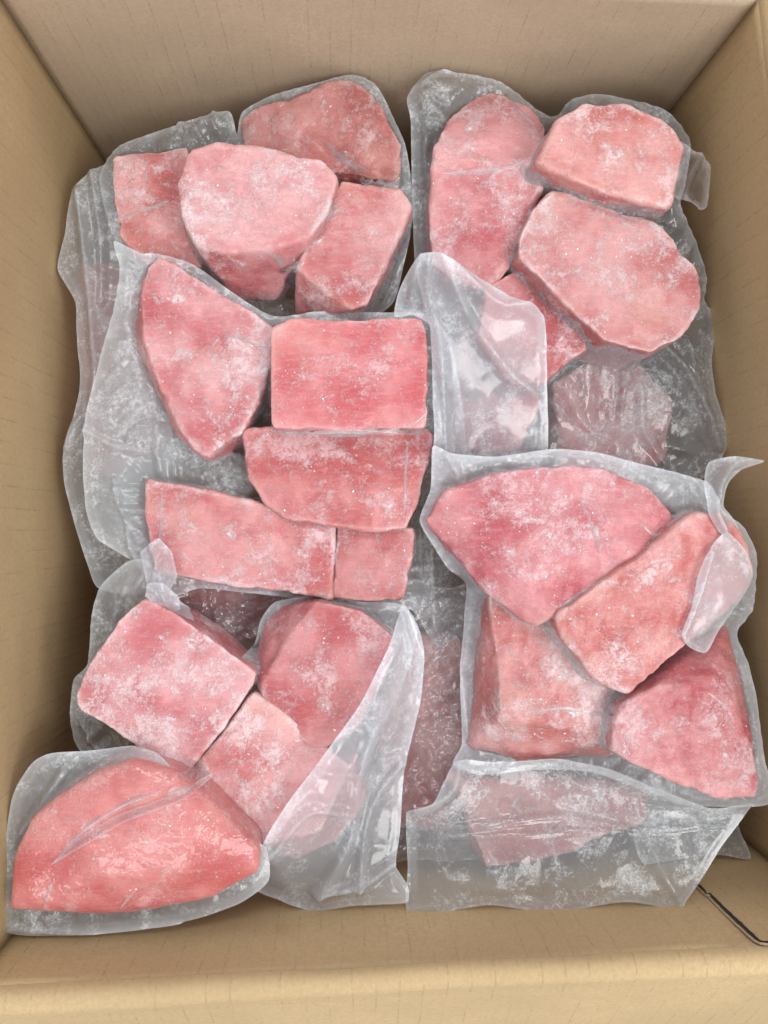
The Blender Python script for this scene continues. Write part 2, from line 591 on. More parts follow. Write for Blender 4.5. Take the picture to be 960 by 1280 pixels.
def flap(name, a, b, seed, width, rise, round_r=0.008):
    """outer flap folded outward over a rounded score line along the rim"""
    d = b - a
    ln = d.length
    d.normalize()
    nrm = Vector((-d.y, d.x))
    # profile: (outward, z) inner liner surface then the outer one
    prof = []
    for k in range(9):
        t = k / 8 * (math.pi / 2 - rise)
        prof.append((0.0005 + round_r * (1 - math.cos(t)), RIM + 0.0004 + round_r * math.sin(t)))
    o0, z0 = prof[-1]
    for k in range(1, 26):
        s = width * k / 25
        z = z0 + s * math.sin(rise)
        if k in (1,):
            z -= 0.0012
        prof.append((o0 + s * math.cos(rise), z))
    nu = 80
    V, UV = [], []
    acc = [0]
    for k in range(1, len(prof)):
        acc.append(acc[-1] + math.hypot(prof[k][0] - prof[k - 1][0], prof[k][1] - prof[k - 1][1]))
    for side in (0, 1):
        for k, (oo, zz) in enumerate(prof):
            for i in range(nu + 1):
                u = i / nu
                wob = 0.0012 * math.sin(u * 9 + seed) * min(1, k / 8)
                V.append((a.x + d.x * ln * u + nrm.x * (oo + side * 0.0005), a.y + d.y * ln * u + nrm.y * (oo + side * 0.0005),
                          zz + wob - side * T * (1 if k > 6 else k / 7)))
                UV.append((u * ln + seed, acc[k] + RIM + seed * 3, side))
    A = np.array(V)
    A[:, 2] += fbm(A * 16 + seed, 3) * 0.0010
    F = []
    S = (nu + 1) * len(prof)

    def q(s, i, j):
        return s * S + j * (nu + 1) + i
    m = len(prof) - 1
    for j in range(m):
        for i in range(nu):
            F.append((q(0, i, j), q(0, i, j + 1), q(0, i + 1, j + 1), q(0, i + 1, j)))
            F.append((q(1, i, j), q(1, i + 1, j), q(1, i + 1, j + 1), q(1, i, j + 1)))
    for i in range(nu):
        F.append((q(0, i, m), q(1, i, m), q(1, i + 1, m), q(0, i + 1, m)))
    me = mesh_np(name, A, F)
    at = me.attributes.new('panel_uv', 'FLOAT_VECTOR', 'POINT')
    at.data.foreach_set('vector', np.array(UV, dtype=np.float32).ravel())
    return link(name, me, M_CARD, box)


flap('flap', FR, FL, 6.3, 0.16, math.radians(-42))
flap('flap', BL, BR, 7.1, 0.16, math.radians(-12))
flap('flap', BR, FR, 8.2, 0.18, math.radians(-15))
flap('flap', FL, BL, 9.4, 0.18, math.radians(-15))
bm_ = bpy.data.meshes.new('bottom_panel')
bm_.from_pydata([(*(p * 1.0), z) for z in (0.0, -0.005) for p in (BL, BR, FR, FL)], [],
                [(0, 3, 2, 1), (4, 5, 6, 7), (0, 1, 5, 4), (1, 2, 6, 5), (2, 3, 7, 6), (3, 0, 4, 7)])
at = bm_.attributes.new('panel_uv', 'FLOAT_VECTOR', 'POINT')
at.data.foreach_set('vector', np.array([(v.co.x, v.co.y, 0) for v in bm_.vertices], dtype=np.float32).ravel())
link('bottom_panel', bm_, M_CARD, box)

# the torn slit low in the front panel, a groove with two frayed lips
fd = (FR - FL).normalized()
fn = Vector((-fd.y, fd.x))


def on_front(px, py):
    d = ray(px, py)
    k = (FL.x * fn.x + FL.y * fn.y) / (d.x * fn.x + d.y * fn.y)
    return Vector((0, 0, CAM_Z)) + d * k


def slit():
    pts = [on_front(*p) for p in ((866, 1103), (876, 1111), (884, 1120), (886, 1119), (905, 1138), (925, 1157), (948, 1178), (955, 1180), (985, 1179))]
    path = catmull([tuple(p) for p in pts], closed=False, step=0.002)
    Vg, Fg = [], []
    n = len(path)
    wid = np.interp(np.linspace(0, 1, n), [0, .1, .2, .24, .6, .85, 1], [.0004, .0012, .0005, .0012, .0016, .0012, .0008])
    for i, p in enumerate(path):
        p = Vector(p)
        t = Vector(path[min(n - 1, i + 1)]) - Vector(path[max(0, i - 1)])
        s = t.cross(Vector((fn.x, fn.y, 0))).normalized()
        j = 0.0003 * math.sin(i * 2.1) + 0.0002 * math.sin(i * 5.3)
        inn = Vector((fn.x, fn.y, 0))
        w = wid[i] + j * 0.5
        # cross-section from one lip to the other: lip foot, crest, groove wall, groove bed, groove wall, crest, foot
        for a, hgt in ((-w - 0.0016, 0.0006), (-w - 0.0004, 0.0016 + j), (-w, 0.0014), (-w * .8, 0.0007), (w * .8, 0.0007), (w, 0.0012), (w + 0.0004, 0.0013 + j), (w + 0.0015, 0.0006)):
            Vg.append(p + s * a + inn * hgt)
    for i in range(n - 1):
        for k in range(7):
            a = i * 8 + k
            Fg.append((a, a + 1, a + 9, a + 8))
    me = mesh_np('torn_slit', Vg, Fg, smooth=False)
    me.materials.append(M_LIP)
    dk = mat_plain('slit_shadow_board', (0.035, 0.03, 0.026), 0.95)
    me.materials.append(dk)
    mi = [1 if (i % 7) in (2, 3, 4) else 0 for i in range(len(me.polygons))]
    me.polygons.foreach_set('material_index', mi)
    o = bpy.data.objects.new('torn_slit', me)
    COL.objects.link(o)
    o.parent = box


slit()

# ------------------------------------------------------------------ tuna chunks
CHUNKS = {}
RES = 0.0016
GX0, GY0 = -0.30, -0.36
GNX, GNY = int(0.70 / RES), int(0.74 / RES)


def chunk(key, label, top, low=None, drop=0.055, inset=0.97, vox=0.0016, smooth=7, amp=1.0, dents=(), mat=None):
    pts = [W(*p) for p in top]
    if low:
        pts += [W(*p) for p in low]
    c = sum(pts, Vector()) / len(pts)
    tops = [W(*p) for p in top]
    zmin = min(p.z for p in pts)
    for p in tops:
        q = c + (p - c) * inset
        pts.append(Vector((q.x, q.y, min(zmin, p.z) - drop if not low else zmin - 0.02)))
    c = sum(pts, Vector()) / len(pts)
    # smoothing draws the corners in again by about this much
    gw = min(0.0018, 0.0005 + 0.00018 * smooth)
    pts = [p + Vector((p.x - c.x, p.y - c.y, 0)).normalized() * gw for p in pts]
    smooth = max(2, smooth - 2)
    bm = bmesh.new()
    for p in pts:
        bm.verts.new(p - c)
    r = bmesh.ops.convex_hull(bm, input=bm.verts)
    junk = [g for g in r['geom_interior'] if isinstance(g, bmesh.types.BMVert)]
    bmesh.ops.delete(bm, geom=junk, context='VERTS')
    me = bpy.data.meshes.new('hull')
    bm.to_mesh(me)
    bm.free()
    o = bpy.data.objects.new('tuna_chunk', me)
    COL.objects.link(o)
    o.location = c
    md = o.modifiers.new('r', 'REMESH')
    md.mode = 'VOXEL'
    md.voxel_size = vox
    dg = bpy.context.evaluated_depsgraph_get()
    ev = bpy.data.meshes.new_from_object(o.evaluated_get(dg))
    o.modifiers.clear()
    o.data = ev
    bpy.data.meshes.remove(me)
    ev.name = 'tuna_chunk'
    n = len(ev.vertices)
    V = np.empty(n * 3)
    ev.vertices.foreach_get('co', V)
    V = V.reshape(-1, 3)
    E = np.empty(len(ev.edges) * 2, dtype=np.int64)
    ev.edges.foreach_get('vertices', E)
    E = E.reshape(-1, 2)
    cnt = np.bincount(E.ravel(), minlength=n).astype(float)

    def lap(A):
        S = np.zeros_like(A)
        for k in range(3):
            S[:, k] = np.bincount(E[:, 0], A[E[:, 1], k], n) + np.bincount(E[:, 1], A[E[:, 0], k], n)
        return S / cnt[:, None]
    for _ in range(smooth):
        V = V * 0.4 + lap(V) * 0.6
    ev.vertices.foreach_set('co', V.ravel())
    ev.update()
    Nn = np.empty(n * 3)
    ev.vertices.foreach_get('normal', Nn)
    Nn = Nn.reshape(-1, 3)
    S = V.copy()
    for _ in range(24):
        S = S * 0.3 + lap(S) * 0.7
    V0 = V
    edge = ((V - S) * Nn).sum(1)
    seed = (hash_key(key) % 97) * 1.37
    Q = V + seed
    disp = amp * (fbm(Q * 30, 3) * 0.0017 + fbm(Q * 95, 3) * 0.00042 + fbm(Q * 310, 2) * 0.00019)
    disp += amp * np.clip(edge / 0.0025, 0, 1) * fbm(Q * 150, 3) * 0.0006
    disp += amp * fbm(Q * 58 + 3.1, 2) * 0.0007
    # chipped arrises
    disp -= amp * np.clip(edge / 0.0025, 0, 1) * sstep(0.15, 0.8, fbm(Q * 75 + 9.7, 2)) * 0.0022
    for (dx, dy, dz, rad, dep) in dents:
        w = W(dx, dy, dz) - c
        dd = np.sqrt(((V - np.array(w)) ** 2).sum(1))
        disp -= dep * np.exp(-(dd / rad) ** 2)
    V = V + Nn * disp[:, None]
    ev.vertices.foreach_set('co', V.ravel())
    ev.polygons.foreach_set('use_smooth', [True] * len(ev.polygons))
    ev.update()
    S2 = S
    for _ in range(60):
        S2 = S2 * 0.3 + lap(S2) * 0.7
    add_attr(ev, 'shoulder', np.clip(((V0 - S2) * Nn).sum(1) / 0.0085, 0, 1))
    add_attr(ev, 'edge', np.clip(edge / 0.0024, 0, 1))
    ev.materials.clear()
    ev.materials.append(mat or M_MEAT)
    tag(o, label, 'tuna chunk', 'frozen tuna chunks in the bags')
    # height patch on the global grid
    ev.calc_loop_triangles()
    tris = [tuple(t.vertices) for t in ev.loop_triangles]
    bvh = BVHTree.FromPolygons([tuple(v + np.array(c)) for v in V], tris)
    mn, mx = V.min(0) + np.array(c), V.max(0) + np.array(c)
    i0, i1 = int((mn[0] - GX0) / RES) - 1, int((mx[0] - GX0) / RES) + 2
    j0, j1 = int((mn[1] - GY0) / RES) - 1, int((mx[1] - GY0) / RES) + 2
    H = np.full((GNY, GNX), -1.0)
    dn = Vector((0, 0, -1))
    for j in range(max(0, j0), min(GNY, j1)):
        y = GY0 + j * RES
        for i in range(max(0, i0), min(GNX, i1)):
            hit = bvh.ray_cast((GX0 + i * RES, y, 1.0), dn)
            if hit[0] is not None:
                H[j, i] = hit[0].z
    CHUNKS[key] = (o, H)
    return o


def hash_key(s):
    h = 7
    for ch in s:
        h = h * 31 + ord(ch)
    return h


def Z(z, *pp):
    return [(x, y, z) for x, y in pp]


# lower layer first
chunk('L1', 'pale frosted tuna lump dim under the clear film near the right wall',
      Z(.157, (690, 480), (735, 452), (800, 455), (845, 500), (835, 570), (770, 600), (700, 580)), smooth=26, amp=2.0, mat=M_MEAT_FROSTY)
chunk('L2', 'dark pink tuna chunk deep in the gap between the two lower bags',
      Z(.145, (500, 800), (570, 790), (610, 860), (600, 980), (560, 1040), (490, 1030), (470, 920)), smooth=10, mat=M_MEAT)
chunk('L3', 'pink tuna chunk showing through the empty bag end at the bottom',
      [(566, 974, .180), (700, 975, .180), (812, 985, .180)] + Z(.190, (808, 1025), (725, 1044), (655, 1082), (608, 1088), (590, 1040), (574, 985)), smooth=13, amp=2.0, mat=M_MEAT_FROSTY)
chunk('L4', 'dark tuna chunk in the small gap under the long slab',
      Z(.145, (190, 690), (340, 700), (350, 790), (250, 820), (190, 780)), smooth=10, mat=M_MEAT_RED)
chunk('L5', 'tuna chunk buried low under the left bag margin',
      Z(.110, (90, 330), (180, 330), (200, 560), (110, 600)), smooth=10, mat=M_MEAT_RED)
chunk('L6', 'pink tuna chunk veiled by the upright milky bag flap',
      Z(.166, (575, 400), (650, 410), (676, 500), (650, 560), (570, 560)), smooth=10, mat=M_MEAT)

# bag at the back left
chunk('A1', 'narrow tuna block at the back left corner of the box',
      [(137, 199, .19), (160, 190, .19), (233, 183, .192), (240, 240, .195), (255, 300, .19), (250, 335, .19), (185, 330, .19), (150, 295, .19), (143, 250, .19)], smooth=5)
chunk('A2', 'tuna chunk with a hollow beneath the back wall, rearmost left',
      [(304, 146, .19), (312, 138, .195), (380, 118, .205), (437, 99, .20), (462, 111, .20), (502, 180, .192), (497, 228, .18), (440, 222, .185), (365, 205, .19), (305, 184, .19)],
      dents=((418, 192, .195, .010, .005), (440, 222, .185, .014, .004), (395, 175, .197, .012, .004)), amp=1.5, mat=M_MEAT_RED)
chunk('A3', 'large rounded tuna piece in the middle of the back left bag',
      Z(.225, (224, 232), (233, 192), (270, 181), (330, 186), (404, 201), (420, 222), (407, 268), (385, 295), (350, 305), (285, 312), (246, 302), (229, 270)),
      low=[(258, 325, .185), (297, 374, .180), (345, 374, .180), (366, 345, .185), (250, 240, .16), (390, 230, .16)], smooth=9, mat=M_MEAT_FROSTY)
chunk('A4', 'tuna block with a dark lower face beside the rounded piece',
      Z(.215, (425, 226), (499, 241), (512, 256), (500, 285), (459, 378), (440, 385), (382, 343), (371, 333), (403, 283)),
      low=[(369, 362, .185), (372, 392, .182), (436, 399, .180), (457, 393, .182), (505, 300, .165), (430, 240, .165)], smooth=5)
# bag at the back right
chunk('B1', 'tall tuna piece with a film fold across its middle, back right bag',
      [(612, 114, .200), (665, 135, .203), (684, 156, .205), (676, 203, .212), (674, 240, .215), (647, 295, .205), (645, 318, .203), (612, 361, .20), (580, 350, .20), (541, 326, .20), (537, 260, .205), (545, 185, .205), (560, 150, .203), (585, 128, .2)],
      low=[(549, 320, .16), (543, 260, .16), (550, 190, .16), (615, 360, .16), (670, 240, .16)], smooth=6, dents=((610, 213, .213, .004, .0015),))
chunk('B2', 'tuna block with a lit front face against the back right corner',
      [(672, 203, .235), (700, 150, .235), (730, 130, .235), (790, 133, .235), (828, 148, .235), (853, 181, .235), (850, 215, .235), (836, 258, .235), (760, 240, .237), (715, 222, .237)],
      low=[(681, 233, .20), (762, 264, .198), (815, 278, .20), (830, 262, .205), (720, 170, .18), (800, 180, .18)], smooth=6, mat=M_MEAT)
chunk('B3', 'broad flat tuna steak in the back right bag near the right wall',
      Z(.222, (694, 238), (742, 256), (800, 272), (828, 284), (868, 333), (877, 352), (873, 384), (846, 423), (815, 439), (755, 424), (733, 402), (705, 362), (650, 322), (652, 296), (668, 264)),
      low=[(653, 325, .19), (705, 385, .185), (735, 412, .185), (800, 300, .18), (850, 380, .18)], smooth=6, mat=M_MEAT_FROSTY)
chunk('B4', 'small tuna corner wedged under the broad flat steak',
      Z(.203, (606, 361), (648, 338), (690, 345), (712, 372), (724, 399), (735, 436), (682, 475), (640, 480), (600, 420)), smooth=5, mat=M_MEAT_RED)
# bag at the middle left
chunk('C1', 'wing shaped tuna piece at the left of the middle bag',
      Z(.215, (198, 324), (218, 330), (294, 381), (344, 412), (339, 438), (321, 498), (301, 540), (257, 570), (228, 540), (202, 483), (180, 420), (176, 368), (184, 334)),
      low=[(172, 368, .195), (173, 440, .19), (196, 485, .19), (222, 541, .19), (300, 400, .17), (300, 520, .17)], smooth=8, mat=M_MEAT_FROSTY, amp=1.3)
chunk('C2', 'square bright pink tuna block in the centre of the box',
      Z(.232, (341, 412), (366, 398), (526, 399), (533, 412), (531, 534), (430, 537), (341, 534), (339, 446)), smooth=5, inset=.95, amp=.7, mat=M_MEAT_PINK)
chunk('C3', 'tuna piece just below the square bright pink block',
      [(305, 540, .212), (341, 533, .214), (430, 533, .215), (529, 533, .214), (542, 545, .214), (523, 623, .212), (507, 660, .212), (477, 664, .212), (357, 649, .212), (332, 629, .212), (313, 597, .212)], smooth=6, mat=M_MEAT_RED)
chunk('C4', 'long tuna slab lying across the lower end of the middle bag',
      Z(.203, (182, 597), (216, 606), (320, 630), (341, 646), (418, 655), (414, 747), (320, 733), (195, 717), (187, 675)), smooth=5)
chunk('C5', 'short orange tinged tuna block butted against the end of the long slab',
      Z(.204, (422, 655), (470, 660), (516, 661), (518, 675), (505, 751), (445, 749), (417, 747)), smooth=5, mat=M_MEAT_RED)
# bag at the right
chunk('D1', 'orange slice shaped tuna piece at the top of the right bag',
      [(534, 650, .226), (562, 614, .235), (620, 594, .238), (680, 585, .238), (755, 587, .238), (810, 608, .236), (840, 650, .232), (800, 695, .238), (690, 770, .238), (672, 780, .232), (650, 770, .228), (610, 738, .226), (540, 664, .224)],
      smooth=8, mat=M_MEAT_RED)
chunk('D2', 'long tuna block pointing to the right wall in the right bag',
      [(694, 770, .242), (780, 715, .245), (842, 668, .245), (866, 645, .243), (904, 642, .240), (930, 675, .236), (941, 715, .234), (930, 738, .234), (870, 795, .240), (786, 865, .240), (748, 848, .240), (706, 800, .240)], smooth=6)
chunk('D3', 'tuna block with a ridge and pale sloping side, left of the right bag',
      [(612, 742, .212), (632, 893, .214), (770, 922, .214), (776, 862, .214), (706, 774, .214)],
      low=[(600, 765, .18), (586, 933, .176), (645, 948, .184), (710, 937, .186), (766, 944, .186), (592, 850, .176)], smooth=6, mat=M_MEAT_FROSTY)
chunk('D4', 'upright tuna cut with a red face by the lower right wall',
      [(769, 907, .232), (782, 880, .234), (822, 861, .235), (893, 853, .235), (912, 882, .233), (940, 940, .230), (949, 982, .230), (945, 998, .230), (890, 996, .232), (838, 976, .232), (803, 958, .232), (765, 938, .230)],
      low=[(784, 856, .204), (848, 806, .203), (905, 780, .203), (925, 850, .205), (938, 930, .20)], smooth=6, mat=M_MEAT_RED)
# bag at the lower left
chunk('E1', 'square pale pink tuna block by the lower left wall',
      Z(.225, (180, 746), (216, 766), (279, 810), (320, 842), (317, 856), (278, 910), (234, 963), (190, 944), (99, 884), (94, 868), (112, 832), (159, 766)), smooth=4, mat=M_MEAT_FROSTY, amp=.8)
chunk('E2', 'tuna block with a dark cut face right of the square pale block',
      Z(.218, (397, 753), (451, 764), (492, 795), (494, 812), (447, 905), (394, 940), (328, 870), (330, 853), (372, 785)),
      low=[(316, 830, .19), (331, 775, .19), (352, 757, .188), (400, 750, .19)], smooth=5, mat=M_MEAT_RED)
chunk('E3', 'small tuna block half tucked below the milky flap',
      Z(.218, (236, 967), (318, 870), (337, 880), (394, 941), (440, 960), (400, 1040), (332, 1054), (294, 1020)), smooth=4, mat=M_MEAT_FROSTY)
chunk('E4', 'tuna corner veiled by the milky flap at the bottom',
      Z(.195, (395, 935), (440, 945), (458, 1000), (420, 1050), (370, 1075), (340, 1055)), smooth=7)
# bag in the lower left corner
chunk('F1', 'big glossy salmon pink tuna loin in the lower left corner',
      [(12, 1138, 0.244), (16, 1069, 0.247), (37, 1027, 0.249), (64, 1001, 0.249), (120, 968, 0.249), (165, 953, 0.249), (215, 965, 0.249), (262, 1001, 0.249), (322, 1061, 0.247), (322, 1092, 0.245), (262, 1123, 0.244), (187, 1139, 0.244), (120, 1144, 0.244),
       (90, 1065, 0.256), (130, 1025, 0.257), (190, 1010, 0.258), (245, 1050, 0.257), (200, 1085, 0.258), (130, 1095, 0.256)],
      smooth=24, mat=M_MEAT_SALMON, amp=.55, dents=((75, 1082, .258, .020, .004), (150, 1015, .258, .012, .0025)))

# ------------------------------------------------------------------ films
gx = GX0 + np.arange(GNX) * RES
gy = GY0 + np.arange(GNY) * RES


def compose(keys):
    H = np.full((GNY, GNX), -1.0)
    for k in keys:
        H = np.maximum(H, CHUNKS[k][1])
    return H


def cone(H, slope, iters=45):
    """tented height field and, for every cell, the chunk point it hangs from"""
    H = H.copy()
    SX = np.broadcast_to(gx[None, :], H.shape).copy()
    SY = np.broadcast_to(gy[:, None], H.shape).copy()
    for _ in range(iters):
        for dj, di in ((0, 1), (0, -1), (1, 0), (-1, 0), (1, 1), (1, -1), (-1, 1), (-1, -1)):
            Hs = np.roll(H, (dj, di), (0, 1)) - slope * RES * math.hypot(dj, di)
            up = Hs > H + 1e-7
            if up.any():
                H[up] = Hs[up]
                SX[up] = np.roll(SX, (dj, di), (0, 1))[up]
                SY[up] = np.roll(SY, (dj, di), (0, 1))[up]
    return H, SX, SY


def blur(A, n=1):
    for _ in range(n):
        A = (A * 4 + np.roll(A, 1, 0) + np.roll(A, -1, 0) + np.roll(A, 1, 1) + np.roll(A, -1, 1)) / 8
    return A


def samp(A, x, y):
    fx = np.clip((x - GX0) / RES, 0, GNX - 1.001)
    fy = np.clip((y - GY0) / RES, 0, GNY - 1.001)
    i, j = fx.astype(int), fy.astype(int)
    a, b = fx - i, fy - j
    return (A[j, i] * (1 - a) * (1 - b) + A[j, i + 1] * a * (1 - b) + A[j + 1, i] * (1 - a) * b + A[j + 1, i + 1] * a * b)


ALLH = compose(CHUNKS.keys())


def film(name, parent, outline, zm, keys=(), mat=M_FILM, slope=9.0, over=False, lift=0.0012, res=0.0019,
         wr=0.0022, wscale=24, radial=0.0030, crinkle=0.0, folds=(), bands=(), curl=0.0, seed=0, seal=0.0, floor_h=None, tension=0.34):
    pts = [W(p[0], p[1], p[2] if len(p) > 2 else zm) for p in outline]
    bd = catmull([tuple(p) for p in pts], True, 0.0022, tension)
    poly = bd[:, :2]
    # uneven cut edge
    wob = fbm(np.c_[bd * 45, ][:, :3] + seed, 2) * 0.0004
    poly = poly + wob[:, None]
    x0, y0 = poly.min(0)
    x1, y1 = poly.max(0)
    xs = np.arange(x0, x1, res)
    ys = np.arange(y0, y1, res * 0.87)
    X, Y = np.meshgrid(xs, ys)
    X = X + (np.arange(len(ys)) % 2)[:, None] * res * 0.5
    X = X.ravel() + rng.uniform(-.12, .12, X.size) * res
    Y = Y.ravel() + rng.uniform(-.12, .12, Y.size) * res
    ins = inside_poly(X, Y, poly)
    X, Y = X[ins], Y[ins]
    D = dist_poly(X, Y, poly)
    k = D > res * 0.6
    X, Y = X[k], Y[k]
    v2 = [Vector(p) for p in poly] + [Vector((a, b)) for a, b in zip(X, Y)]
    nb = len(poly)
    r = delaunay_2d_cdt(v2, [], [list(range(nb))], 1, 1e-7)
    P = np.array([tuple(p) for p in r[0]])
    F = [tuple(f) for f in r[2]]
    x, y = P[:, 0], P[:, 1]
    D = dist_poly(x, y, poly)
    # margin height by inverse distance weighting of the outline
    step = max(1, nb // 90)
    bx, by, bz = poly[::step, 0], poly[::step, 1], bd[::step, 2]
    d2 = (x[:, None] - bx) ** 2 + (y[:, None] - by) ** 2 + 2e-6
    w = d2 ** -1.5
    zmar = (w * bz).sum(1) / w.sum(1)
    Q = np.c_[x, y, np.full(len(x), seed * 1.7)]
    edge_in = sstep(0, 0.012, D)
    z = zmar + wr * fbm(Q * wscale, 2, True) * (0.35 + 0.65 * edge_in) + 0.12 * wr * fbm(Q * wscale * 3.4, 2, True)
    if crinkle:
        z = z + crinkle * (0.6 * fbm(Q * 62 + fbm(Q * 40, 2)[:, None] * 0.6, 2, True) + 0.55 * fbm(Q * 130 + fbm(Q * 70, 2)[:, None] * 0.8, 2, True))
    z = z + curl * np.exp(-D / 0.012) * fbm(Q * 16 + 5, 2)
    if seal:   # embossed heat-seal line a little inside the cut edge
        z = z + 0.0007 * np.exp(-((D - seal) / 0.0012) ** 2)
    band = np.zeros(len(x))
    for (path, wid, hgt, mk) in folds:
        pl = np.array([tuple(W(a, b, zm))[:2] for a, b in path])
        pl = catmull([(*p, 0) for p in pl], False, 0.004)[:, :2]
        dd = dist_poly(x, y, pl, False)
        tent = np.clip(1 - dd / wid, 0, 1)
        z = z + hgt * tent ** 1.4
        band = np.maximum(band, mk * tent ** 2)
    if keys or over:
        src = compose(keys) if keys else ALLH
        if over:
            Hc, SX, SY = cone(np.where(src > 0, src + lift, -1), slope, 30)
            Hc = blur(Hc, 4)
            h = samp(Hc, x, y)
            h = h + 0.4 * wr * (1 + fbm(Q * wscale * 2, 2, True))
            tt = 0.004
            z = np.where(h > 0, np.maximum(z, h) + tt * np.exp(-np.abs(z - h) / tt) * 0.35, z)
        else:
            Hc, SX, SY = cone(src, slope, 45)
            Hb = blur(Hc, 2)
            raw = samp(np.where(src > 0, 1.0, 0.0), x, y)
            # the vacuum pulls the film down wherever meat stands on both sides
            close = samp(blur(np.where(src > 0, 1.0, 0.0), 90), x, y)
            z = z - 0.055 * sstep(0.50, 0.78, close)
            h = samp(Hb, x, y)
            sx, sy = samp(SX, x, y), samp(SY, x, y)
            ds = np.hypot(x - sx, y - sy)
            ph = fbm(np.c_[sx * 120, sy * 120, np.full(len(x), seed)], 2, True)
            z = z + radial * ph * sstep(0.0, 0.008, ds) * (1 - sstep(0.02, 0.05, ds)) * edge_in
            gyy, gxx = np.gradient(Hc, RES)
            gr = samp(np.minimum(np.hypot(gxx, gyy), 4.0), x, y)
            # clings tight to the meat, tents down from its shoulders
            h = h - 0.0007 * (1 + 1.6 * gr) + 0.35 * radial * ph * sstep(0.0015, 0.008, ds) * edge_in
            hr = samp(np.where(src > 0, src, 0), x, y)
            zt = np.where(h > 0, np.maximum(z, h), z)
            z = np.where(raw > 0.999, np.where(hr > z, np.minimum(zt, np.maximum(h, z)), zt), zt)
    zf = 0.006 if floor_h is None else floor_h
    z = np.maximum(z, zf)
    me = mesh_np(name, np.c_[x, y, z] - np.array(parent.location), F)
    add_attr(me, 'rim', np.exp(-D / 0.0012) + ((0.35 * np.exp(-((D - seal) / 0.0012) ** 2) + 0.55 * (1 - sstep(seal - 0.0008, seal + 0.0004, D))) if seal else 0))
    add_attr(me, 'band', band)
    return link(name, me, mat, parent)


def crease(parent, path, wid, hgt, mat=M_CREASE, lean=0.3, base=None):
    wid, hgt = wid * 1.3, hgt * 0.32
    """a pinched fold of film standing on the meat"""
    P0 = []
    for i, (a, b) in enumerate(path):
        z = 0.21
        for _ in range(4):
            p = W(a, b, z)
            hh = samp(ALLH, np.array([p.x]), np.array([p.y]))[0]
            z = hh if hh > 0.05 else (base or 0.19)
        P0.append((p.x, p.y, z))
    C = catmull(P0, False, 0.0022)
    n = len(C)
    V, F = [], []
    prof = [(-1, 0), (-.55, .12), (-.2, .5), (0, 1), (.22, .55), (.6, .14), (1, 0)]
    for i, p in enumerate(C):
        t = C[min(n - 1, i + 1)] - C[max(0, i - 1)]
        t[2] = 0
        t /= np.linalg.norm(t) + 1e-9
        s = np.array([t[1], -t[0], 0])
        u = i / (n - 1)
        env = min(1, 4 * u, 4 * (1 - u)) ** 0.7
        jit = 0.75 + 0.35 * math.sin(i * 0.9) * math.sin(i * 0.37 + 1)
        for a, h in prof:
            q = p + s * wid * (a + lean * h) * (0.4 + 0.6 * env)
            hh = samp(ALLH, np.array([q[0]]), np.array([q[1]]))[0]
            zb = hh if hh > p[2] - 0.012 else p[2]
            V.append((q[0], q[1], zb - 0.0004 + hgt * h * env * jit))
    m = len(prof)
    for i in range(n - 1):
        for k in range(m - 1):
            a = i * m + k
            F.append((a, a + 1, a + m + 1, a + m))
    me = mesh_np('crease', np.array(V) - np.array(parent.location), F)
    add_attr(me, 'rim', [(0, .3, .9, 1.6, 1.1, .35, 0)[i % m] for i in range(len(V))])
    add_attr(me, 'band', [0.0] * len(V))
    return link('crease', me, mat, parent)


def bag(label, px, py, z=0.12):
    r = empty('vacuum_bag', W(px, py, z))
    return tag(r, label, 'vacuum bag', 'vacuum bags in the box')


# ---- lower bags
I = bag('long empty grey bag edge along the left wall of the box', 110, 450)
film('film', I, [(128, 205), (92, 232), (80, 290), (71, 335), (93, 378), (95, 440), (98, 490), (84, 545), (77, 575), (88, 640), (104, 695), (122, 735), (175, 742), (215, 690), (215, 500), (215, 330), (200, 230), (165, 205)],
     .168, ('L5',), M_FILM, over=True, slope=1.5, wr=.0035, wscale=18, curl=.006, seed=3, seal=.006,
     folds=(([(98, 240), (110, 330), (118, 420), (120, 520)], .007, .007, .35), ([(115, 215), (128, 300), (130, 380)], .005, .006, .2), ([(82, 560), (90, 535), (104, 520)], .004, .005, .5)))
G = bag('crinkled clear bag over dark pink meat in the central gap', 545, 920, .1)
film('film', G, [(478, 720), (560, 735), (640, 720), (640, 860), (640, 1000), (600, 1070), (520, 1072), (480, 1070), (450, 1000), (455, 860)],
     .163, ('L2',), M_CRINKLE, over=True, lift=.003, slope=1.2, wr=.003, wscale=40, crinkle=.0048, seed=5)
Hh = bag('crinkled clear bag in the dark gap below the long slab', 270, 760, .1)
film('film', Hh, [(170, 690), (260, 670), (380, 690), (400, 770), (330, 840), (220, 830), (160, 780)],
     .160, ('L4',), M_CRINKLE, over=True, lift=.003, slope=1.2, wr=.003, wscale=40, crinkle=.0048, seed=6)
J = bag('grey bag corner poking out at the lower right wall', 880, 1030, .12)
film('film', J, [(790, 985), (860, 960), (955, 900), (975, 960), (935, 985), (915, 1005), (925, 1040), (938, 1073), (900, 1068), (860, 1070), (800, 1075)],
     .165, (), M_FILM, wr=.003, curl=.004, seed=8)

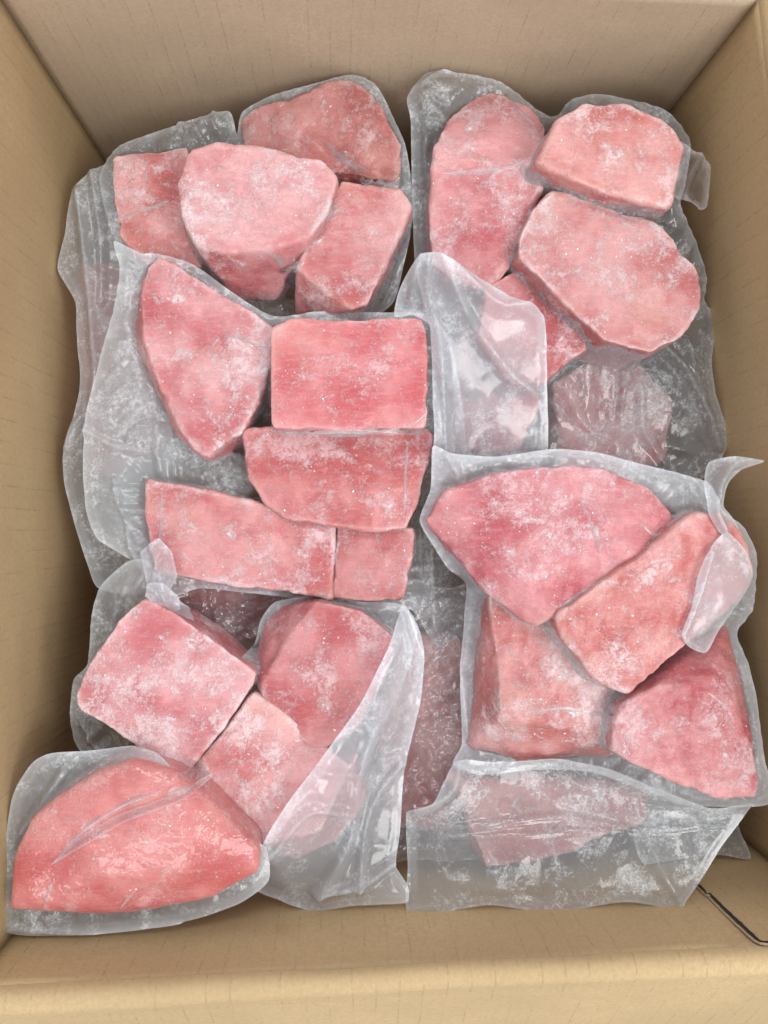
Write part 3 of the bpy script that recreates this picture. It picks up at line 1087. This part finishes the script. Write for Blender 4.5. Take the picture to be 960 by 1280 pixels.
# ---- bag A (back left)
A = bag('back left vacuum bag with four tuna pieces and clear margins', 330, 270)
film('film', A, [(126, 214, .17), (150, 182, .18), (215, 159, .185), (285, 139, .19), (296, 168, .185), (303, 140, .19), (340, 120, .19), (382, 108, .195), (437, 95, .195), (470, 108, .19), (505, 178, .185), (514, 230, .18), (518, 262, .18),
                 (505, 330, .175), (490, 380, .17), (440, 410, .165), (375, 405, .165), (330, 395, .165), (270, 370, .165), (215, 355, .17), (160, 330, .17), (140, 290, .165), (128, 250, .165)],
     .160, ('A1', 'A2', 'A3', 'A4'), M_FILM_CLEAR, slope=9.0, wr=.003, seed=11, seal=.005,
     folds=(([(215, 165), (245, 185), (262, 200)], .003, .004, .4), ([(268, 150), (280, 178)], .003, .004, .4), ([(255, 192), (262, 180), (272, 178), (278, 190)], .0025, .005, .3), ([(330, 385), (355, 372), (380, 360)], .003, .005, .3), ([(455, 385), (480, 320), (500, 280)], .004, .004, .2)))
crease(A, [(142, 273), (175, 262), (205, 252), (224, 241)], .0040, .0035)
crease(A, [(408, 176), (432, 200), (462, 218), (498, 233)], .0055, .0050)
crease(A, [(285, 314), (318, 310), (342, 316), (372, 336)], .0040, .0045)
crease(A, [(345, 315), (352, 325), (375, 330), (380, 318)], .0040, .0045)

# ---- bag B (back right)
B = bag('back right vacuum bag with four tuna pieces against the back wall', 720, 300)
film('film', B, [(513, 155, .19), (509, 122, .195), (534, 92, .20), (575, 92, .20), (626, 103, .195), (640, 113, .19), (690, 148, .185), (712, 126, .20), (745, 118, .20), (792, 125, .20), (835, 140, .205), (862, 178, .20), (856, 230, .2), (850, 258, .2),
                 (868, 300, .19), (883, 345, .185), (881, 378, .175), (894, 398, .17), (889, 450, .17), (893, 492, .172), (907, 535, .172), (906, 562, .17), (890, 590, .165), (840, 615, .16), (740, 610, .16), (680, 600, .16), (640, 580, .16), (600, 540, .16), (560, 480, .165), (535, 400, .17), (520, 340, .175), (515, 250, .18)],
     .163, ('B1', 'B2', 'B3', 'B4'), M_FILM_CLEAR, slope=9.0, wr=.0035, wscale=22, radial=.004, seed=13, seal=.006,
     folds=(([(815, 440), (845, 470), (875, 520), (890, 560)], .006, .007, .4), ([(848, 430), (858, 470), (870, 500)], .004, .005, .4), ([(700, 480), (720, 520), (760, 560)], .004, .003, .2), ([(760, 450), (790, 480), (800, 540), (830, 580)], .005, .004, .3),
            ([(520, 140), (550, 125), (590, 118)], .003, .004, .6), ([(522, 150), (545, 160)], .003, .004, .5), ([(523, 160), (528, 240), (530, 320)], .004, .005, .2)))
film('flap', B, [(843, 176, .222), (862, 184, .226), (886, 207, .222), (884, 258, .212), (870, 263, .208), (848, 250, .205), (838, 240, .215), (848, 215, .22)], .215, (), M_FOLD, wr=.003, wscale=40, seed=15, seal=.003,
     folds=(([(866, 205), (858, 225), (862, 245), (872, 258)], .005, .006, .5),))
crease(B, [(551, 217), (590, 214), (625, 210), (660, 200)], .0045, .0045)
crease(B, [(622, 112), (640, 128), (662, 148), (680, 165)], .0040, .0035)
crease(B, [(655, 203), (668, 205), (690, 215)], .0050, .0045)
crease(B, [(700, 225), (699, 238), (697, 248)], .0020, .0030)

# ---- bag C (middle left)
Cc = bag('middle left vacuum bag with square block, wing piece and long slab', 340, 540)
film('film', Cc, [(143, 302, .215), (172, 316, .212), (200, 318, .205), (240, 330, .20), (300, 372, .20), (344, 396, .195), (400, 390, .20), (480, 391, .20), (530, 392, .20), (560, 420, .19), (580, 520, .18), (582, 640, .16), (581, 740, .145), (580, 812, .14), (545, 806, .145), (520, 768, .165), (508, 760, .175), (445, 756, .175), (320, 742, .175), (250, 735, .175), (220, 745, .18),
                  (192, 742, .185), (165, 702, .19), (122, 674, .19), (108, 640, .19), (104, 580, .19), (107, 520, .195), (125, 450, .195), (141, 390, .20), (150, 340, .208)],
     .182, ('C1', 'C2', 'C3', 'C4', 'C5'), M_FILM, slope=9.0, wr=.0026, radial=.004, seed=17, seal=.006,
     folds=(([(200, 380), (200, 480), (205, 560), (208, 600)], .004, .002, .2), ([(110, 540), (150, 560), (200, 568)], .005, .004, .3), ([(165, 650), (172, 690), (190, 722)], .0035, .006, .6), ([(150, 600), (158, 640), (175, 660)], .003, .004, .4), ([(540, 640), (545, 720), (546, 800)], .004, .005, .4), ([(525, 640), (530, 720)], .004, .004, .3)))
film('flap', Cc, [(492, 402, .222), (497, 368, .235), (510, 340, .245), (524, 323, .25), (548, 323, .25), (600, 350, .245), (655, 380, .238), (680, 396, .232), (683, 470, .215), (681, 572, .20), (610, 576, .20), (560, 592, .20), (540, 625, .2), (540, 540, .215), (537, 410, .235), (515, 398, .225)],
     .225, ('C2', 'C3', 'B4', 'L6'), M_FLAP, over=True, slope=.8, wr=.003, wscale=20, seed=19, seal=.005,
     folds=(([(528, 326), (530, 370), (545, 430), (555, 520), (560, 570)], .007, .010, .35), ([(532, 326), (560, 370), (590, 420), (640, 470), (670, 490)], .006, .007, .35), ([(535, 326), (585, 370), (620, 392), (660, 388)], .008, .009, .4), ([(522, 326), (515, 355), (512, 385)], .005, .008, .3)))
film('folded_tab', Cc, [(176, 690, .225), (200, 672, .23), (215, 690, .225), (222, 720, .215), (205, 752, .205), (188, 742, .205), (180, 715, .215)], .215, (), M_FLAP, wr=.004, wscale=60, seed=20, tension=.1, folds=(([(195, 676), (200, 710), (202, 750)], .004, .007, .2), ([(212, 690), (196, 715), (185, 740)], .003, .006, .2)))
crease(Cc, [(276, 419), (300, 420), (322, 430), (345, 430)], .0040, .0040)
crease(Cc, [(276, 419), (268, 432), (262, 444)], .0030, .0035)
crease(Cc, [(512, 548), (508, 590), (507, 630), (504, 655)], .0030, .0040)
crease(Cc, [(345, 652), (340, 680), (337, 712)], .0030, .0025)
crease(Cc, [(206, 604), (203, 650), (198, 700)], .0035, .0030)
crease(Cc, [(186, 680), (200, 682), (206, 690)], .0035, .0040)
crease(Cc, [(345, 536), (420, 537), (500, 534), (530, 522)], .0040, .0035)

# ---- bag D (right)
D_ = bag('right vacuum bag with four tuna pieces and a long empty end', 740, 780)
film('film', D_, [(541, 558, .225), (565, 566, .225), (620, 571, .222), (690, 561, .222), (750, 567, .222), (800, 580, .222), (850, 592, .225), (884, 605, .23), (905, 640, .23), (930, 660, .225), (946, 695, .222), (942, 760, .21), (920, 792, .20), (936, 832, .205), (946, 882, .205), (955, 945, .21), (962, 1003, .205), (900, 1008, .205), (850, 1005, .20), (800, 985, .195),
                  (740, 965, .185), (680, 962, .18), (600, 968, .18), (566, 955, .175), (577, 930, .175), (574, 830, .175), (582, 732, .18), (560, 710, .19), (540, 682, .20), (524, 650, .205), (538, 610, .215)],
     .195, ('D1', 'D2', 'D3', 'D4'), M_FILM_MILKY, slope=9.0, wr=.002, radial=.003, seed=23, seal=.005,
     folds=(([(550, 575), (562, 595), (566, 612)], .004, .005, .4), ([(585, 740), (580, 830), (590, 930)], .004, .004, .2), ([(850, 600), (865, 620), (866, 640)], .004, .005, .3)))
film('bag_end', D_, [(512, 1143, .215), (510, 1080, .20), (508, 1016, .195), (540, 1001, .205), (556, 975, .205), (572, 948, .20), (610, 952, .195), (680, 946, .195), (745, 950, .2), (800, 972, .205), (870, 1000, .21), (936, 1003, .215), (900, 1060, .22), (850, 1131, .225), (780, 1127, .225), (690, 1141, .222), (610, 1131, .22)],
     .205, ('D3', 'D4', 'L3'), M_FILM_CLEAR, over=True, slope=1.0, wr=.0022, wscale=20, seed=25, seal=.006,
     folds=(([(512, 1040), (600, 1028), (700, 1020), (800, 1030), (890, 1022)], .003, .004, .3), ([(530, 1050), (620, 1040), (760, 1032)], .0025, .003, .2), ([(575, 955), (565, 985), (520, 1015)], .006, .006, .6), ([(640, 958), (700, 950), (770, 965)], .004, .005, .5), ([(790, 1000), (810, 1070), (845, 1125)], .006, .003, .35)))
film('twisted_corner', D_, [(886, 578, .268), (918, 571, .275), (952, 577, .28), (925, 588, .265), (908, 606, .25), (904, 632, .24), (918, 652, .235), (932, 680, .23), (922, 700, .228), (900, 668, .24), (886, 640, .245), (881, 605, .255)],
     .25, (), M_FLAP, wr=.003, wscale=40, seed=27, folds=(([(892, 590), (896, 630), (915, 670)], .005, .007, .4), ([(900, 585), (925, 580), (948, 577)], .004, .004, .4)))
film('film_fold', D_, [(884, 690, .245), (905, 665, .24), (930, 690, .236), (938, 720, .232), (925, 745, .232), (898, 788, .23), (882, 816, .23), (862, 810, .235), (849, 795, .24), (862, 760, .243), (872, 720, .245)],
     .24, ('D2',), M_FLAP, over=True, slope=1.2, wr=.0012, lift=.0008, seed=28, folds=(([(884, 690), (868, 745), (852, 795)], .004, .005, .6), ([(852, 798), (880, 812)], .003, .004, .6)))
crease(D_, [(724, 618), (738, 645), (750, 680), (752, 712)], .0045, .0035)
crease(D_, [(645, 892), (700, 884), (745, 890), (770, 900)], .0040, .0035)
crease(D_, [(764, 878), (785, 868), (806, 862)], .0060, .0060)
crease(D_, [(686, 776), (692, 785), (694, 772)], .0045, .0040)
crease(D_, [(614, 745), (626, 820), (632, 890)], .0030, .0018)
crease(D_, [(800, 650), (815, 665), (835, 665)], .0035, .0030)

# ---- bag E (lower left)
Eb = bag('lower left vacuum bag with three square cut blocks and a milky flap', 290, 900)
film('film', Eb, [(160, 702, .195), (185, 700, .20), (205, 735, .205), (225, 750, .20), (255, 775, .185), (300, 812, .175), (318, 805, .185), (326, 775, .185), (345, 752, .185), (398, 744, .19), (452, 752, .195), (500, 755, .2), (522, 790, .2), (505, 850, .19), (470, 930, .18), (430, 1020, .175), (340, 1080, .175), (325, 1060, .185), (290, 1032, .185),
                  (235, 975, .19), (185, 955, .18), (140, 950, .175), (110, 946, .175), (94, 928, .175), (88, 890, .18), (92, 850, .18), (110, 830, .18), (115, 772, .185), (126, 733, .19)],
     .182, ('E1', 'E2', 'E3', 'E4'), M_FILM, slope=9.0, wr=.0028, radial=.004, seed=31, seal=.005,
     folds=(([(165, 735), (150, 770), (120, 830)], .004, .004, .3), ([(105, 905), (115, 930), (130, 945)], .004, .006, .6), ([(120, 900), (150, 925), (160, 940)], .003, .004, .4), ([(190, 715), (178, 735), (178, 745)], .004, .005, .4)))
film('flap', Eb, [(316, 1106, .205), (330, 1052, .232), (362, 1000, .236), (400, 950, .236), (450, 880, .236), (486, 808, .234), (496, 775, .228), (505, 757, .225), (523, 785, .225), (530, 818, .22), (525, 880, .21), (506, 960, .20), (500, 1040, .20), (494, 1080, .205), (510, 1106, .21), (508, 1127, .215), (440, 1131, .21), (390, 1139, .205), (350, 1125, .205)],
     .215, ('E2', 'E3', 'E4'), M_FLAP, over=True, slope=.9, wr=.0030, wscale=18, seed=33, seal=.006,
     folds=(([(470, 900), (450, 960), (440, 1040), (400, 1120)], .008, .008, .35), ([(505, 960), (470, 1000), (455, 1050), (450, 1110)], .006, .008, .4), ([(340, 1060), (370, 1020), (395, 1000), (430, 1010)], .006, .006, .35), ([(495, 1085), (440, 1110), (395, 1120)], .005, .007, .6), ([(500, 765), (512, 810), (510, 850)], .004, .005, .2), ([(400, 950), (440, 960), (500, 950)], .005, .004, .25)))
film('folded_tab', Eb, [(182, 745, .222), (188, 728, .222), (205, 728, .22), (224, 745, .215), (228, 760, .21), (216, 765, .212), (198, 756, .222)], .216, (), M_FLAP, wr=.004, wscale=60, seed=34, tension=.1, folds=(([(188, 730), (205, 745), (226, 758)], .004, .006, .2), ([(205, 728), (208, 745), (214, 762)], .003, .005, .2)))
crease(Eb, [(320, 846), (332, 862), (332, 876), (318, 870)], .0030, .0030)
crease(Eb, [(372, 785), (350, 820), (330, 853)], .0030, .0025)

# ---- bag F (lower left corner)
Fb = bag('glossy vacuum bag with one large loin in the lower left corner', 170, 1060)
film('film', Fb, [(3, 1155, 0.232), (3, 1100, 0.232), (14, 1000, 0.232), (38, 956, 0.232), (62, 942, 0.232), (110, 938, 0.232), (165, 932, 0.232), (200, 940, 0.232), (240, 968, 0.232), (290, 1015, 0.232), (332, 1056, 0.232), (336, 1100, 0.232), (300, 1128, 0.232), (240, 1149, 0.232), (150, 1163, 0.232), (60, 1169, 0.232), (10, 1166, 0.232)],
     .222, ('F1',), M_FILM, slope=2.2, wr=.0018, radial=.002, seed=37, seal=.006,
     folds=(([(90, 955), (70, 985), (45, 1020), (38, 1030)], .004, .008, .5), ([(165, 940), (120, 965), (75, 990)], .004, .004, .3), ([(20, 1150), (120, 1155), (230, 1143)], .003, .003, .3)))
film('film_fold', Fb, [(72, 1072), (105, 1038), (150, 1010), (205, 988), (236, 980), (266, 966), (262, 974), (240, 988), (210, 998), (160, 1018), (115, 1045)], .24, ('F1',), M_FOLD, over=True, slope=2.5, wr=.0006, lift=.0006, seed=38)
crease(Fb, [(72, 1068), (110, 1032), (160, 1002), (212, 982)], .0035, .0050)
crease(Fb, [(60, 1070), (65, 1100), (90, 1120), (115, 1130)], .0040, .0030)
crease(Fb, [(150, 1125), (170, 1110), (205, 1102)], .0035, .0025)
crease(A, [(180, 190), (184, 215), (181, 232)], .0030, .0030)
crease(A, [(405, 270), (420, 262), (440, 268)], .0035, .0040)
crease(B, [(640, 318), (652, 308), (660, 296)], .0040, .0045)
crease(B, [(730, 405), (722, 395), (712, 398)], .0035, .0040)
crease(Cc, [(344, 425), (352, 415), (368, 402)], .0030, .0030)
crease(Cc, [(315, 545), (330, 560), (336, 590)], .0030, .0025)
crease(Cc, [(470, 665), (478, 690), (476, 720)], .0030, .0022)
crease(D_, [(575, 628), (600, 640), (615, 665)], .0030, .0022)
crease(D_, [(882, 862), (905, 880), (922, 905)], .0030, .0025)
crease(D_, [(700, 760), (720, 742), (745, 728)], .0030, .0025)
crease(Eb, [(262, 925), (250, 945), (240, 965)], .0030, .0030)
crease(Eb, [(392, 760), (388, 785), (375, 800)], .0030, .0025)
crease(Fb, [(205, 992), (225, 985), (250, 978)], .0060, .0060)

# ------------------------------------------------------------------ loose frost
bm = bmesh.new()
mat3 = []
cand = np.argwhere(ALLH > 0.17)
sel = cand[rng.choice(len(cand), 5200, replace=False)]
dens = fbm(np.c_[sel[:, 1] * RES * 30, sel[:, 0] * RES * 30, np.zeros(len(sel))], 3)
Vf, Ff = [], []
for (j, i), d in zip(sel, dens):
    if d < 0.05:
        continue
    r = 0.00016 + 0.00060 * random.random() ** 4
    p = Vector((gx[i] + random.uniform(-.5, .5) * RES, gy[j] + random.uniform(-.5, .5) * RES, 0))
    p.z = samp(ALLH, np.array([p.x]), np.array([p.y]))[0] + r * 0.15
    b = len(Vf)
    ax = [Vector((random.gauss(0, 1), random.gauss(0, 1), random.gauss(0, .6))).normalized() * r * random.uniform(.6, 1.5) for _ in range(3)]
    for a in ax:
        Vf += [p + a, p - a]
    for f in ((0, 2, 4), (2, 1, 4), (1, 3, 4), (3, 0, 4), (2, 0, 5), (1, 2, 5), (3, 1, 5), (0, 3, 5)):
        Ff.append(tuple(b + q for q in f))
me = mesh_np('frost_crumbs', Vf, Ff, smooth=False)
fo = link('frost_crumbs', me, M_FROST)
tag(fo, 'white frost crumbs scattered over the frozen chunks', 'frost', kind='stuff')
